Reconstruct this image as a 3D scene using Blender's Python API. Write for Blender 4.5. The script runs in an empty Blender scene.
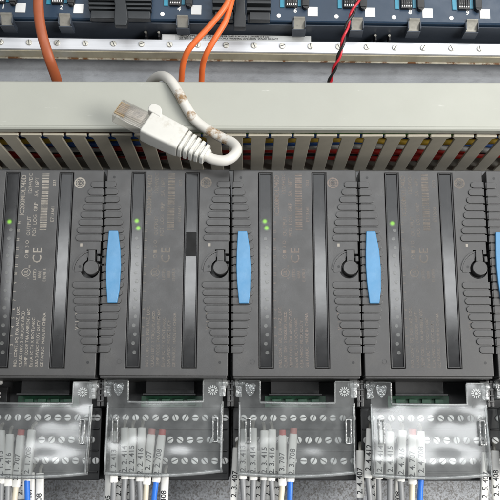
import bpy, bmesh, math, random
from mathutils import Vector, Matrix
R = math.radians
random.seed(7)
SC = bpy.context.scene
COL = SC.collection
MM = 0.001

# ------------------------------------------------------------------ camera, world, lamps, exposure
cam = bpy.data.cameras.new('camera')
cam.sensor_width = 36.0
cam.lens = 36.0 * 823 / 500
cam.clip_start = 0.01
cam.clip_end = 60
camo = bpy.data.objects.new('camera', cam)
COL.objects.link(camo)
camo.matrix_world = (Matrix.Translation((0.0, -0.417, 0.0)) @ Matrix.Rotation(R(90 + 12.34), 4, 'X')
                     @ Matrix.Rotation(R(0.1), 4, 'Z'))
SC.camera = camo

world = bpy.data.worlds.new('World')
SC.world = world
world.use_nodes = True
world.node_tree.nodes['Background'].inputs['Color'].default_value = (0.93, 0.97, 1.0, 1)
world.node_tree.nodes['Background'].inputs['Strength'].default_value = 0.27


def area(name, loc, target, sx, sy, power, color=(1, 1, 1)):
    l = bpy.data.lights.new(name, 'AREA')
    l.shape = 'RECTANGLE'
    l.size, l.size_y, l.energy, l.color = sx, sy, power, color
    o = bpy.data.objects.new(name, l)
    COL.objects.link(o)
    o.location = loc
    o.rotation_euler = (Vector(target) - Vector(loc)).to_track_quat('-Z', 'Y').to_euler()
    return o


area('ceiling_lamp', (0.55, -0.85, 0.85), (0.05, 0, 0.08), 0.45, 0.45, 3.6, (1.0, 0.985, 0.95))
area('low_right_fill', (0.80, -0.80, -0.1), (0.05, 0, 0.08), 0.5, 0.5, 14.5, (1.0, 0.98, 0.94))  # unseen lamp, added low on the right to light the duct fingers
area('front_fill', (0.35, -2.7, 1.28), (0.0, 0, 0.1), 2.6, 1.1, 20.0, (0.95, 0.98, 1.0))  # unseen broad lamp, added for lens reflections and frontal fill
area('strip_lamp', (0.06, -2.6, 0.55), (0.0, 0, 0.1), 1.9, 0.26, 18.0, (0.97, 0.99, 1.0))

SC.view_settings.view_transform = 'Standard'
SC.view_settings.look = 'None'
SC.view_settings.exposure = 0.0
SC.view_settings.gamma = 1.0
SC.view_settings.use_curve_mapping = False
SC.render.engine = 'CYCLES'
SC.cycles.use_denoising = True
SC.cycles.max_bounces = 10
SC.cycles.transparent_max_bounces = 24
SC.cycles.caustics_reflective = False
SC.cycles.caustics_refractive = False


# ------------------------------------------------------------------ materials
def nt(name):
    m = bpy.data.materials.new(name)
    m.use_nodes = True
    n = m.node_tree
    n.nodes.clear()
    out = n.nodes.new('ShaderNodeOutputMaterial')
    return m, n, out


def N(n, t, **kw):
    x = n.nodes.new(t)
    for k, v in kw.items():
        if k in x.inputs:
            x.inputs[k].default_value = v
        else:
            setattr(x, k, v)
    return x


def noise(n, scale, detail=4, rough=0.55, stretch=None):
    tc = N(n, 'ShaderNodeTexCoord')
    src = tc.outputs['Object']
    if stretch:
        mp = N(n, 'ShaderNodeMapping')
        mp.inputs['Scale'].default_value = stretch
        n.links.new(src, mp.inputs['Vector'])
        src = mp.outputs['Vector']
    t = N(n, 'ShaderNodeTexNoise', Scale=scale, Detail=detail, Roughness=rough)
    n.links.new(src, t.inputs['Vector'])
    return t.outputs['Fac']


def ramp(n, src, lo, hi, a=0.0, b=1.0):
    r = N(n, 'ShaderNodeMapRange')
    r.inputs['From Min'].default_value = lo
    r.inputs['From Max'].default_value = hi
    r.inputs['To Min'].default_value = a
    r.inputs['To Max'].default_value = b
    n.links.new(src, r.inputs['Value'])
    return r.outputs['Result']


def mixc(n, fac, a, b):
    m = N(n, 'ShaderNodeMix', data_type='RGBA')
    if isinstance(fac, float):
        m.inputs[0].default_value = fac
    else:
        n.links.new(fac, m.inputs[0])
    for i, c in ((6, a), (7, b)):
        if isinstance(c, tuple):
            m.inputs[i].default_value = (*c, 1)
        else:
            n.links.new(c, m.inputs[i])
    return m.outputs[2]


def bump(n, src, strength, dist):
    b = N(n, 'ShaderNodeBump', Strength=strength, Distance=dist)
    n.links.new(src, b.inputs['Height'])
    return b.outputs['Normal']


def mat(name, col, rough=0.5, metal=0.0, var=0.12, scale=60, grain=0.0, gscale=2500, coat=0.0,
        col2=None, c2lo=0.5, c2hi=0.75, c2scale=90, c2stretch=None, stretch=None, sub=0.0, spec=0.5, rvar=0.08):
    m, n, out = nt(name)
    p = N(n, 'ShaderNodeBsdfPrincipled')
    f = noise(n, scale, 5, 0.6, stretch)
    dark = tuple(c * (1 - var) for c in col)
    lite = tuple(min(1, c * (1 + var)) for c in col)
    c = mixc(n, ramp(n, f, 0.3, 0.7), dark, lite)
    if col2:
        f2 = noise(n, c2scale, 6, 0.65, c2stretch)
        c = mixc(n, ramp(n, f2, c2lo, c2hi), c, col2)
    n.links.new(c, p.inputs['Base Color'])
    n.links.new(ramp(n, noise(n, scale * 2.7, 5, 0.6, stretch), 0.3, 0.7, max(0.03, rough - rvar), min(1, rough + rvar)),
                p.inputs['Roughness'])
    p.inputs['Metallic'].default_value = metal
    p.inputs['Coat Weight'].default_value = coat
    p.inputs['Specular IOR Level'].default_value = spec
    if sub:
        p.inputs['Subsurface Weight'].default_value = sub
        p.inputs['Subsurface Radius'].default_value = (0.002, 0.002, 0.002)
    if grain:
        n.links.new(bump(n, noise(n, gscale, 3, 0.6), grain, 0.0002), p.inputs['Normal'])
    n.links.new(p.outputs[0], out.inputs[0])
    return m


def clear(name, tint=(0.93, 0.95, 0.95), gloss=0.06, haze=0.06, rough=0.1, bscale=45, bstr=0.35, bdist=0.003,
          hazecol=(0.85, 0.87, 0.87), scuff=0.0, fk=0.9):
    """thin clear plastic: straight-through light, a Fresnel reflection and a little milky scatter"""
    m, n, out = nt(name)
    tr = N(n, 'ShaderNodeBsdfTransparent')
    tr.inputs[0].default_value = (*tint, 1)
    gl = N(n, 'ShaderNodeBsdfGlossy')
    gl.inputs['Roughness'].default_value = rough
    df = N(n, 'ShaderNodeBsdfDiffuse')
    df.inputs[0].default_value = (*hazecol, 1)
    nm = bump(n, noise(n, bscale, 2, 0.45), bstr, bdist) if bstr else N(n, 'ShaderNodeNewGeometry').outputs['Normal']
    n.links.new(nm, gl.inputs['Normal'])
    fr = N(n, 'ShaderNodeFresnel', IOR=1.5)
    n.links.new(nm, fr.inputs['Normal'])
    a = N(n, 'ShaderNodeMath', operation='MULTIPLY_ADD', use_clamp=True)
    n.links.new(fr.outputs[0], a.inputs[0])
    a.inputs[1].default_value = fk
    a.inputs[2].default_value = gloss
    m1 = N(n, 'ShaderNodeMixShader')
    hz = ramp(n, noise(n, 60, 5, 0.6), 0.35, 0.75, haze * 0.6, haze * 1.5 + scuff)
    n.links.new(hz, m1.inputs[0])
    n.links.new(tr.outputs[0], m1.inputs[1])
    n.links.new(df.outputs[0], m1.inputs[2])
    m2 = N(n, 'ShaderNodeMixShader')
    n.links.new(a.outputs[0], m2.inputs[0])
    n.links.new(m1.outputs[0], m2.inputs[1])
    n.links.new(gl.outputs[0], m2.inputs[2])
    n.links.new(m2.outputs[0], out.inputs[0])
    return m


def printed(name, col, wear):
    """thin print, rubbed away in patches"""
    m, n, out = nt(name)
    p = N(n, 'ShaderNodeBsdfPrincipled', Roughness=0.55)
    p.inputs['Base Color'].default_value = (*col, 1)
    tr = N(n, 'ShaderNodeBsdfTransparent')
    mx = N(n, 'ShaderNodeMixShader')
    n.links.new(ramp(n, noise(n, 130, 5, 0.7), wear - 0.18, wear + 0.18, 0.02, 0.95), mx.inputs[0])
    n.links.new(tr.outputs[0], mx.inputs[1])
    n.links.new(p.outputs[0], mx.inputs[2])
    n.links.new(mx.outputs[0], out.inputs[0])
    return m


def glow(name, col, s):
    m, n, out = nt(name)
    e = N(n, 'ShaderNodeEmission', Strength=s)
    e.inputs[0].default_value = (*col, 1)
    n.links.new(e.outputs[0], out.inputs[0])
    return m


M = {}
M['panel'] = mat('galvanised_panel', (0.37, 0.385, 0.41), 0.5, 0.15, 0.14, 45, 0.6, 1300, col2=(0.29, 0.30, 0.32), c2scale=260, c2lo=0.50, c2hi=0.70, c2stretch=(0.4, 1, 1))
_n = M['panel'].node_tree
_p = next(q for q in _n.nodes if q.type == 'BSDF_PRINCIPLED')
_tc = N(_n, 'ShaderNodeTexCoord')
_sx = N(_n, 'ShaderNodeSeparateXYZ')
_n.links.new(_tc.outputs['Object'], _sx.inputs[0])
_f = N(_n, 'ShaderNodeMath', operation='MULTIPLY')
_n.links.new(ramp(_n, _sx.outputs['Z'], 0.06, 0.09, 1.0, 0.0), _f.inputs[0])
_n.links.new(ramp(_n, noise(_n, 950, 4, 0.7), 0.44, 0.60), _f.inputs[1])
_src = _p.inputs['Base Color'].links[0].from_socket
_n.links.new(mixc(_n, _f.outputs[0], _src, (0.17, 0.165, 0.16)), _p.inputs['Base Color'])
M['duct'] = mat('duct_grey_pvc', (0.385, 0.39, 0.345), 0.40, 0, 0.05, 14, 0.12, 3000, col2=(0.58, 0.58, 0.54), c2scale=75, c2lo=0.675, c2hi=0.72, c2stretch=(0.55, 1, 5))
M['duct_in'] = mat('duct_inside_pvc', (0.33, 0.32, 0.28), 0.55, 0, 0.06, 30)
M['finger'] = mat('duct_finger_bounce', (0.47, 0.43, 0.345), 0.5, 0, 0.12, 50, 0.1)  # warm bounce light on the fingers is put into this colour
M['case'] = mat('dark_grey_abs', (0.052, 0.051, 0.051), 0.33, 0, 0.07, 35, 0.22, 4200, col2=(0.070, 0.067, 0.063), c2scale=70, c2lo=0.52, c2hi=0.85)
M['case_dark'] = mat('darker_grey_abs', (0.030, 0.031, 0.033), 0.5, 0, 0.1, 80, 0.2, 3000)  # darker grey plastic for carrier walls, shrouds and vent backs
M['black'] = mat('black_abs', (0.016, 0.016, 0.017), 0.42, 0, 0.15, 90, 0.2, 3000)
M['mask'] = mat('matt_black_block', (0.008, 0.008, 0.008), 0.5, spec=0.2)
M['blue'] = mat('blue_latch_plastic', (0.075, 0.24, 0.44), 0.36, 0, 0.08, 90, 0.15, 3000, col2=(0.14, 0.31, 0.48), c2scale=160, c2lo=0.58, c2hi=0.8)
M['led'] = mat('led_guide', (0.085, 0.087, 0.083), 0.2, 0, 0.4, 400)
M['led_on'] = mat('led_green', (0.02, 0.03, 0.015), 0.14)
_n = M['led_on'].node_tree
_p = next(q for q in _n.nodes if q.type == 'BSDF_PRINCIPLED')
_p.inputs['Emission Color'].default_value = (0.36, 0.95, 0.03, 1)
_tc = N(_n, 'ShaderNodeTexCoord')
_d = N(_n, 'ShaderNodeVectorMath', operation='LENGTH')
_n.links.new(_tc.outputs['Object'], _d.inputs[0])
_r = N(_n, 'ShaderNodeMapRange', interpolation_type='SMOOTHERSTEP')
for _k, _v in (('From Min', 0.0003), ('From Max', 0.0017), ('To Min', 0.72), ('To Max', 0.0)):
    _r.inputs[_k].default_value = _v
_n.links.new(_d.outputs['Value'], _r.inputs['Value'])
_n.links.new(_r.outputs['Result'], _p.inputs['Emission Strength'])
M['lens'] = mat('smoked_lens', (0.016, 0.016, 0.017), 0.13, 0, 0.2, 60, 0.05, 120, rvar=0.02, col2=(0.036, 0.036, 0.035), c2scale=60, c2lo=0.58, c2hi=0.8, c2stretch=(3.5, 1, 0.35))
M['cover'] = clear('clear_cover', (0.955, 0.965, 0.965), 0.0, 0.028, 0.14, 24, 0.40, 0.009, scuff=0.06, fk=1.2)
M['ear'] = clear('clear_cover_boss', (0.86, 0.87, 0.87), 0.10, 0.26, 0.14, 420, 0.8, 0.0015)
M['rim'] = clear('clear_cover_edge', (0.88, 0.89, 0.89), 0.05, 0.17, 0.16, 60, 0.3, 0.004)
M['plug'] = clear('clear_plug', (0.985, 0.97, 0.955), 0.0, 0.11, 0.12, 200, 0.4, 0.001, hazecol=(0.9, 0.87, 0.83), fk=0.5)
M['emboss'] = mat('embossed_white', (0.72, 0.73, 0.72), 0.35)
M['screw'] = mat('nickel_screw', (0.92, 0.92, 0.89), 0.30, 0.15, 0.12, 900)  # near-white base colour stands in for bright reflections on the heads
_n = M['screw'].node_tree
_p = next(q for q in _n.nodes if q.type == 'BSDF_PRINCIPLED')
_oi = N(_n, 'ShaderNodeObjectInfo')
_src = _p.inputs['Base Color'].links[0].from_socket
_n.links.new(mixc(_n, ramp(_n, _oi.outputs['Random'], 0.0, 1.0, 0.0, 0.40), _src, (0.42, 0.41, 0.38)), _p.inputs['Base Color'])
M['slotdark'] = mat('screw_slot', (0.10, 0.10, 0.095), 0.6)
M['pcb'] = mat('green_board', (0.012, 0.085, 0.04), 0.4, 0, 0.25, 500)
M['white'] = mat('white_print', (0.72, 0.72, 0.70), 0.5)
M['sleeve'] = mat('white_sleeve', (0.80, 0.79, 0.755), 0.42, 0, 0.04, 150, sub=0.0)
M['ink'] = mat('black_ink', (0.02, 0.02, 0.022), 0.5)
M['grey_wire'] = mat('grey_insulation', (0.24, 0.245, 0.25), 0.42)
M['cream_wire'] = mat('cream_insulation', (0.66, 0.60, 0.47), 0.42)
M['blue_wire'] = mat('blue_insulation', (0.025, 0.16, 0.62), 0.38)
M['red_tip'] = mat('red_tip', (0.50, 0.085, 0.075), 0.45)
M['pale_tip'] = mat('pale_red_tip', (0.50, 0.20, 0.18), 0.5)
M['navy'] = mat('navy_rack_plastic', (0.021, 0.043, 0.078), 0.36, 0, 0.06, 60, 0.15, 3000)
M['navy_dark'] = mat('rack_underside', (0.045, 0.056, 0.075), 0.45, 0, 0.12, 60)
M['vent'] = mat('black_vent', (0.018, 0.021, 0.024), 0.4, 0, 0.1, 100)
M['alu'] = mat('aluminium_bar', (0.66, 0.67, 0.70), 0.42, 0.3, 0.10, 90, stretch=(0.15, 1, 6))
M['ledge_warm'] = mat('ledge_warm_reflection', (0.52, 0.47, 0.34), 0.45, 0.4, 0.2, 70, stretch=(1, 0.3, 1), col2=(0.58, 0.56, 0.50), c2scale=45)  # warm reflection on the bar's underside, painted as a yellowish colour
M['rust'] = mat('rusty_edge', (0.60, 0.56, 0.46), 0.5, 0.3, 0.2, 200, col2=(0.20, 0.09, 0.035), c2scale=130, c2lo=0.5, c2hi=0.58)
M['clip'] = mat('tan_clip_metal', (0.56, 0.54, 0.48), 0.35, 0.6, 0.1, 300)
M['tile'] = mat('white_square', (0.80, 0.80, 0.79), 0.45, 0, 0.03, 200)
M['label'] = mat('silver_label', (0.58, 0.59, 0.58), 0.45, 0.2)
M['cyan'] = mat('cyan_board', (0.03, 0.24, 0.36), 0.35)
M['rust_cable'] = mat('rust_cable', (0.34, 0.085, 0.030), 0.45, 0, 0.06, 200)
M['orange'] = mat('orange_cable', (0.76, 0.155, 0.035), 0.42, 0, 0.05, 120)
M['red'] = mat('red_wire', (0.55, 0.02, 0.035), 0.35)
M['blackw'] = mat('black_wire', (0.02, 0.02, 0.02), 0.35)
M['gold'] = mat('gold_contact', (0.85, 0.62, 0.30), 0.3, 0.9)
M['boot'] = mat('white_boot', (0.63, 0.62, 0.58), 0.42, 0, 0.03, 150, 0.06, 2500, col2=(0.44, 0.40, 0.33), c2scale=140, c2lo=0.56, c2hi=0.82)
PRINT = [printed('print_clear', (0.34, 0.31, 0.27), 0.36), printed('print_rubbed', (0.235, 0.205, 0.175), 0.47),
         printed('print_faded', (0.235, 0.19, 0.165), 0.44), printed('print_ghost', (0.20, 0.17, 0.145), 0.47),
         printed('print_fifth', (0.25, 0.22, 0.19), 0.44)]
for nm, c in (('w_red', (0.55, 0.04, 0.03)), ('w_blue', (0.05, 0.15, 0.50)), ('w_yellow', (0.70, 0.46, 0.06)), ('w_white', (0.75, 0.74, 0.70)),
              ('w_black', (0.02, 0.02, 0.022)), ('w_brown', (0.12, 0.05, 0.025)), ('w_green', (0.10, 0.28, 0.05))):
    M[nm] = mat(nm + '_insulation', c, 0.4)


def stained_jacket():
    m, n, out = nt('dirty_white_jacket')
    p = N(n, 'ShaderNodeBsdfPrincipled', Roughness=0.42)
    tc = N(n, 'ShaderNodeTexCoord')
    total = None
    for (x, z, r) in ((-37.5, 175.0, 7.0), (-31.5, 163.5, 4.5), (-19.0, 153.6, 8.0), (-12.0, 149.5, 5.0)):
        d = N(n, 'ShaderNodeVectorMath', operation='DISTANCE')
        n.links.new(tc.outputs['Object'], d.inputs[0])
        d.inputs[1].default_value = (x * MM, -0.004, z * MM)
        k = ramp(n, d.outputs['Value'], r * MM * 0.55, r * MM, 0.55, 0.0)
        if total is None:
            total = k
        else:
            a = N(n, 'ShaderNodeMath', operation='MAXIMUM')
            n.links.new(total, a.inputs[0]); n.links.new(k, a.inputs[1])
            total = a.outputs[0]
    a = N(n, 'ShaderNodeMath', operation='ADD')
    n.links.new(noise(n, 330, 5, 0.65), a.inputs[0]); n.links.new(total, a.inputs[1])
    fac = ramp(n, a.outputs[0], 0.93, 1.15)
    c = mixc(n, fac, (0.64, 0.62, 0.575), (0.27, 0.165, 0.075))
    n.links.new(c, p.inputs['Base Color'])
    n.links.new(p.outputs[0], out.inputs[0])
    return m


M['jacket'] = stained_jacket()


# ------------------------------------------------------------------ geometry helpers (millimetres)
def spline(pts, per=8):
    P = [Vector(p) for p in pts]
    P = [P[0] * 2 - P[1]] + P + [P[-1] * 2 - P[-2]]
    out = []
    for i in range(1, len(P) - 2):
        a, b, c, d = P[i - 1:i + 3]
        for k in range(per):
            t = k / per
            out.append(0.5 * ((2 * b) + (c - a) * t + (2 * a - 5 * b + 4 * c - d) * t * t + (3 * b - a - 3 * c + d) * t ** 3))
    out.append(P[-2])
    return out


def smooth_by_area(me, lim):
    """area-weighted corner normals, split where faces meet more sharply than the limit"""
    me.polygons.foreach_set('use_smooth', [True] * len(me.polygons))
    near = [[] for _ in me.vertices]
    fn = [(p.normal.copy(), p.area) for p in me.polygons]
    for p in me.polygons:
        for v in p.vertices:
            near[v].append(p.index)
    out = []
    for p in me.polygons:
        n0 = fn[p.index][0]
        for v in p.vertices:
            a = Vector((0, 0, 0))
            for q in near[v]:
                if fn[q][0].dot(n0) > lim:
                    a += fn[q][0] * fn[q][1]
            out.append(a.normalized() if a.length > 1e-12 else n0)
    me.normals_split_custom_set(out)


class MB:
    def __init__(self):
        self.bm = bmesh.new()

    def _merge(self, t, bev=0, seg=2, ang=50):
        if bev:
            es = [e for e in t.edges if len(e.link_faces) == 2 and e.calc_face_angle(0) > R(ang)]
            bmesh.ops.bevel(t, geom=es, offset=bev, segments=seg, affect='EDGES', profile=0.5, clamp_overlap=True)
        me = bpy.data.meshes.new('tmp')
        t.to_mesh(me); t.free()
        self.bm.from_mesh(me)
        bpy.data.meshes.remove(me)
        return self

    def box(self, x0, x1, y0, y1, z0, z1, bev=0, seg=2):
        t = bmesh.new()
        bmesh.ops.create_cube(t, size=1, matrix=Matrix.Translation(((x0 + x1) / 2, (y0 + y1) / 2, (z0 + z1) / 2)) @ Matrix.Diagonal((x1 - x0, y1 - y0, z1 - z0, 1)))
        return self._merge(t, bev, seg)

    def prism(self, poly, y0, y1, bev=0, seg=2, axis='Y', ang=50):
        """polygon in XZ extruded along Y (axis Y) or in XY extruded along Z (axis Z)"""
        t = bmesh.new()
        f = (lambda p, h: (p[0], h, p[1])) if axis == 'Y' else (lambda p, h: (p[0], p[1], h))
        if axis == 'X':
            f = lambda p, h: (h, p[0], p[1])
        a = [t.verts.new(f(p, y0)) for p in poly]
        b = [t.verts.new(f(p, y1)) for p in poly]
        n = len(poly)
        t.faces.new(a); t.faces.new(b[::-1])
        for i in range(n):
            t.faces.new((a[i], b[i], b[(i + 1) % n], a[(i + 1) % n]))
        bmesh.ops.recalc_face_normals(t, faces=t.faces)
        return self._merge(t, bev, seg, ang)

    def cyl(self, x, z, r, y0, y1, n=24, bev=0, seg=2):
        return self.prism([(x + r * math.cos(2 * math.pi * k / n), z + r * math.sin(2 * math.pi * k / n)) for k in range(n)], y0, y1, bev, seg)

    def cylx(self, y, z, r, x0, x1, n=20, bev=0, seg=2):
        return self.prism([(y + r * math.cos(2 * math.pi * k / n), z + r * math.sin(2 * math.pi * k / n)) for k in range(n)], x0, x1, bev, seg, axis='X')

    def rings(self, rings, closed=True):
        t = bmesh.new()
        vs = [[t.verts.new(p) for p in r] for r in rings]
        n = len(vs[0])
        for a, b in zip(vs, vs[1:]):
            for i in range(n):
                t.faces.new((a[i], a[(i + 1) % n], b[(i + 1) % n], b[i]))
        if closed:
            t.faces.new(vs[0][::-1]); t.faces.new(vs[-1])
        bmesh.ops.recalc_face_normals(t, faces=t.faces)
        return self._merge(t)

    def tube(self, pts, r, n=12, per=8, flat=1.0, smooth=True):
        P = spline(pts, per) if smooth else [Vector(p) for p in pts]
        rings = []
        ref = Vector((0, 1, 0))
        for i, p in enumerate(P):
            d = (P[min(i + 1, len(P) - 1)] - P[max(i - 1, 0)]).normalized()
            y = ref - d * ref.dot(d)
            if y.length < 1e-3:
                y = Vector((0, 0, 1)) - d * d.z
            y.normalize()
            ref = y
            x = y.cross(d)
            rings.append([p + x * (r * math.cos(2 * math.pi * k / n)) + y * (r * flat * math.sin(2 * math.pi * k / n)) for k in range(n)])
        return self.rings(rings)

    def loft(self, secs, n=24):
        """sections (s, halfwidth, halfdepth, exponent) along +X; width along Z, depth along Y"""
        rings = []
        for s, a, b, p in secs:
            rg = []
            for k in range(n):
                th = 2 * math.pi * k / n
                c, q = math.cos(th), math.sin(th)
                rg.append((s, b * math.copysign(abs(c) ** (2 / p), c), a * math.copysign(abs(q) ** (2 / p), q)))
            rings.append(rg)
        return self.rings(rings)

    def mesh(self, name, m, sharp=38):
        me = bpy.data.meshes.new(name)
        bmesh.ops.scale(self.bm, vec=(MM, MM, MM), verts=self.bm.verts)
        self.bm.to_mesh(me); self.bm.free()
        me.materials.append(m)
        smooth_by_area(me, math.cos(R(sharp)))
        return me


def put(name, me, parent=None, loc=(0, 0, 0), mw=None, label=None, cat=None, group=None, kind=None, m=None):
    o = bpy.data.objects.new(name, me)
    COL.objects.link(o)
    if parent is not None:
        o.parent = parent
    if mw is not None:
        o.matrix_basis = mw
    else:
        o.location = [c * MM for c in loc]
    for k, v in (('label', label), ('category', cat), ('group', group), ('kind', kind)):
        if v:
            o[k] = v
    if m is not None and me is not None:
        o.material_slots[0].link = 'OBJECT'
        o.material_slots[0].material = m
    return o


def thing(name, label, cat, loc=(0, 0, 0), group=None, mw=None):
    return put(name, None, None, loc, mw, label, cat, group)


_fonts = {}
UP = Matrix(((0, -1, 0, 0), (0, 0, -1, 0), (1, 0, 0, 0), (0, 0, 0, 1)))        # reads upward, faces -Y
FLAT = Matrix(((1, 0, 0, 0), (0, 0, -1, 0), (0, 1, 0, 0), (0, 0, 0, 1)))       # reads to the right, faces -Y


def text_mesh(txt, size, m, align='LEFT', bend=None, rot=UP, spacing=1.0, bold=0.0):
    key = (txt, size, m.name, align, bend, rot is UP, spacing, bold)
    if key in _fonts:
        return _fonts[key]
    c = bpy.data.curves.new('lettering', 'FONT')
    c.body = txt
    c.size = size * MM
    c.align_x = align
    c.align_y = 'CENTER'
    c.space_character = spacing
    c.offset = bold * MM
    c.resolution_u = 2
    c.extrude = 0
    o = bpy.data.objects.new('tmp_text', c)
    me = bpy.data.meshes.new_from_object(o)
    bpy.data.objects.remove(o)
    bpy.data.curves.remove(c)
    me.transform(rot)
    if bend:
        a, b, p = bend
        t = bmesh.new()
        t.from_mesh(me)
        for k in range(-7, 8):
            bmesh.ops.bisect_plane(t, geom=t.verts[:] + t.edges[:] + t.faces[:], plane_co=(k * 0.27 * MM, 0, 0), plane_no=(1, 0, 0), dist=1e-8)
        t.to_mesh(me)
        t.free()
        for v in me.vertices:
            x = min(0.98, abs(v.co.x / MM) / a)
            v.co.y = -(b * (1 - x ** p) ** (1 / p) + 0.07) * MM
    me.materials.clear()
    me.materials.append(m)
    me.name = 'lettering'
    _fonts[key] = me
    return me


# ------------------------------------------------------------------ the mounting panel behind everything
b = MB()
b.box(-420, 420, 70, 73, -330, 420)
put('back_panel', b.mesh('back_panel', M['panel']), kind='structure', label='grey metal mounting panel behind the modules and the duct')

# ------------------------------------------------------------------ rack along the top
RX = R(0.75)
rack = thing('equipment_rack', 'navy blue rack with numbered empty slots above a silver screw bar', 'rack',
             mw=Matrix.Translation((0, 0.0146, 0.2394)) @ Matrix.Rotation(RX, 4, 'Y') @ Matrix.Scale(1.035, 4))
b = MB()
b.prism([(20, 0.7), (20.7, 0), (41, -0.6), (41, 60), (20, 60)], -230, 230, axis='X')
put('housing', b.mesh('housing', M['navy']), rack)
b = MB()
b.box(-230, 230, 22.5, 41.2, -1.2, -0.65)
put('underside', b.mesh('underside', M['navy_dark']), rack)
b = MB()
b.box(-230, 230, 41.3, 44, -9.5, 60)
put('chassis_plate', b.mesh('chassis_plate', M['navy_dark']), rack)
b = MB()
b.box(-230, 230, 30, 32, -14.4, -7.3, 0.35)
bar = put('mounting_bar', b.mesh('mounting_bar', M['alu']), rack)
b = MB()
b.box(-230, 230, 32.05, 40, -14.9, -13.2, 0.2)
put('ledge', b.mesh('ledge', M['ledge_warm']), rack)
b = MB()
b.box(-230, 230, 40.05, 41.2, -15.6, -13.0, 0.2)
put('ledge_edge', b.mesh('ledge_edge', M['rust']), rack)
b = MB()
b.cyl(0, 0, 1.75, -0.9, 0.4, 20, 0.4)
sc_me = b.mesh('screw', M['clip'])
b = MB()
b.prism([(-0.25, -1.7), (0.25, -1.7), (0.25, 1.7), (-0.25, 1.7)], -0.93, -0.8)
sl_me = b.mesh('screw_slot', M['slotdark'])
for k in range(-9, 10):
    s = put('screw', sc_me, bar, (2.4 + 16.55 * k, 30, -10.6))
    t = put('slot', sl_me, s)
    t.rotation_euler = (0, R(random.choice((-25, -10, 15, 30, 70))), 0)

SLOTS = {1: -133.6, 2: -99.8, 4: -31.5, 6: 36.0, 7: 69.4, 8: 102.6, 9: 135.9}
b = MB(); b.box(-2.95, 2.95, 19.6, 20.4, -2.9, 2.9, 0.15)
tile_me = b.mesh('tile', M['tile'])
b = MB()
b.box(-3.9, -3.1, 19.5, 30, -3.6, 2.0, 0.2)
b.box(3.1, 3.9, 19.5, 30, -3.6, 2.0, 0.2)
b.box(-3.9, 3.9, 22, 30, -4.4, -3.7, 0.2)
pocket_me = b.mesh('clip_pocket', M['navy_dark'])
b = MB()
b.prism([(18.6, 2.6), (18.0, 2.0), (18.4, 1.4), (20.0, 0.4), (22.6, -3.4), (23.0, -3.2), (20.6, 0.9), (20.4, 2.6)], -3.1, 3.1, axis='X')
clip_me = b.mesh('spring_clip', M['clip'])
b = MB()
b.box(-15.6, -9.0, 18.0, 20.5, 10.2, 40, 0.3)
for k in range(5):
    b.box(-15.2 + k * 1.25, -14.6 + k * 1.25, 17.4, 18.3, 12.0, 22)
conn_me = b.mesh('connector', M['black'])
b = MB()
for k in range(5):
    b.box(-15.1 + k * 1.25, -14.5 + k * 1.25, 17.6, 18.2, 11.0, 11.9)
    b.box(-15.1 + k * 1.25, -14.5 + k * 1.25, 17.6, 18.2, 13.0, 13.8)
pin_me = b.mesh('connector_pins', M['tile'])
b = MB()
b.box(-18.8, -16.4, 19.3, 20.4, 10.0, 40)
b.box(-8.6, -6.8, 19.3, 20.4, 10.8, 40)
board_me = b.mesh('board_edge', M['cyan'])
b = MB()
b.box(-6.3, -2.2, 16.5, 20.4, 9.4, 40, 0.4)
b.cyl(-4.4, 9.5, 1.4, 17, 20.3, 12)
sock_me = b.mesh('socket', M['black'])
b = MB(); b.cyl(0, 0, 1.3, 19.7, 20.4, 20, 0.2)
dot_me = b.mesh('indicator', M['tile'])
for num, x in SLOTS.items():
    put('white_tile', tile_me, rack, (x, 0, 6.4 if num > 2 else 6.2))
    px = x - 7.7
    c = put('clip_pocket', pocket_me, rack, (px, 0, 0))
    put('spring_clip', clip_me, c)
    dg = put('lettering', text_mesh(str(num), 3.9, M['white'], 'CENTER', rot=FLAT, bold=0.12), rack, (x - 10.0, 19.93, 6.9))
    dg.rotation_euler = (0, R(8), 0)
    if num > 2:
        put('indicator', dot_me, rack, (x - 19.6, 0, 3.6))
    c = put('connector', conn_me, rack, (x, 0, -1.8))
    put('connector_pins', pin_me, c)
    put('board_edge', board_me, rack, (x, 0, -1.4))
    put('socket', sock_me, rack, (x, 0, -1.0))

# vents: block with fins, latch arm in front
for (xl, xr, pitch, fh, z0) in ((-93, -76.0, 2.6, 1.5, -2.6), (-73.5, -57, 2.6, 1.5, -2.6), (-22, -9.6, 4.3, 2.0, -2.2), (-2.2, 11.6, 4.3, 2.0, -2.2)):
    b = MB()
    b.box(xl + 0.5, xr - 0.5, 19, 20.4, z0 + 1, 60)
    v = put('vent', b.mesh('vent', M['case_dark']), rack)
    b = MB(); b.box(xl + 1.6, xr - 0.4, 14, 19, z0, z0 + 4.8, 0.5)
    put('vent_sill', b.mesh('vent_sill', M['vent']), v)
    z = z0 + 6.0
    k = 0
    while z < 30:
        b = MB(); b.box(xl - 0.25 * k if xl < -80 else xl, xr, 14.5, 19, z, z + fh, 0.3)
        put('fin', b.mesh('fin', M['vent']), v)
        z += pitch
        k += 1
b = MB()
b.prism([(-77.3, 4), (-83, 30), (-76.5, 30), (-70.6, 3.5), (-69.4, -4.5), (-70.0, -8.4), (-76.9, -8.4), (-77.4, -4)], 11, 15.5, 0.6)
put('latch_arm', b.mesh('latch_arm', M['vent']), rack)
b = MB()
b.prism([(-8.7, 60), (-8.7, 2), (-9.4, -1), (-9.4, -8), (-2.6, -8), (-2.6, -1), (-3.2, 2), (-3.2, 60)], 12, 17, 0.6)
put('latch_arm', b.mesh('latch_arm', M['vent']), rack)
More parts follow.
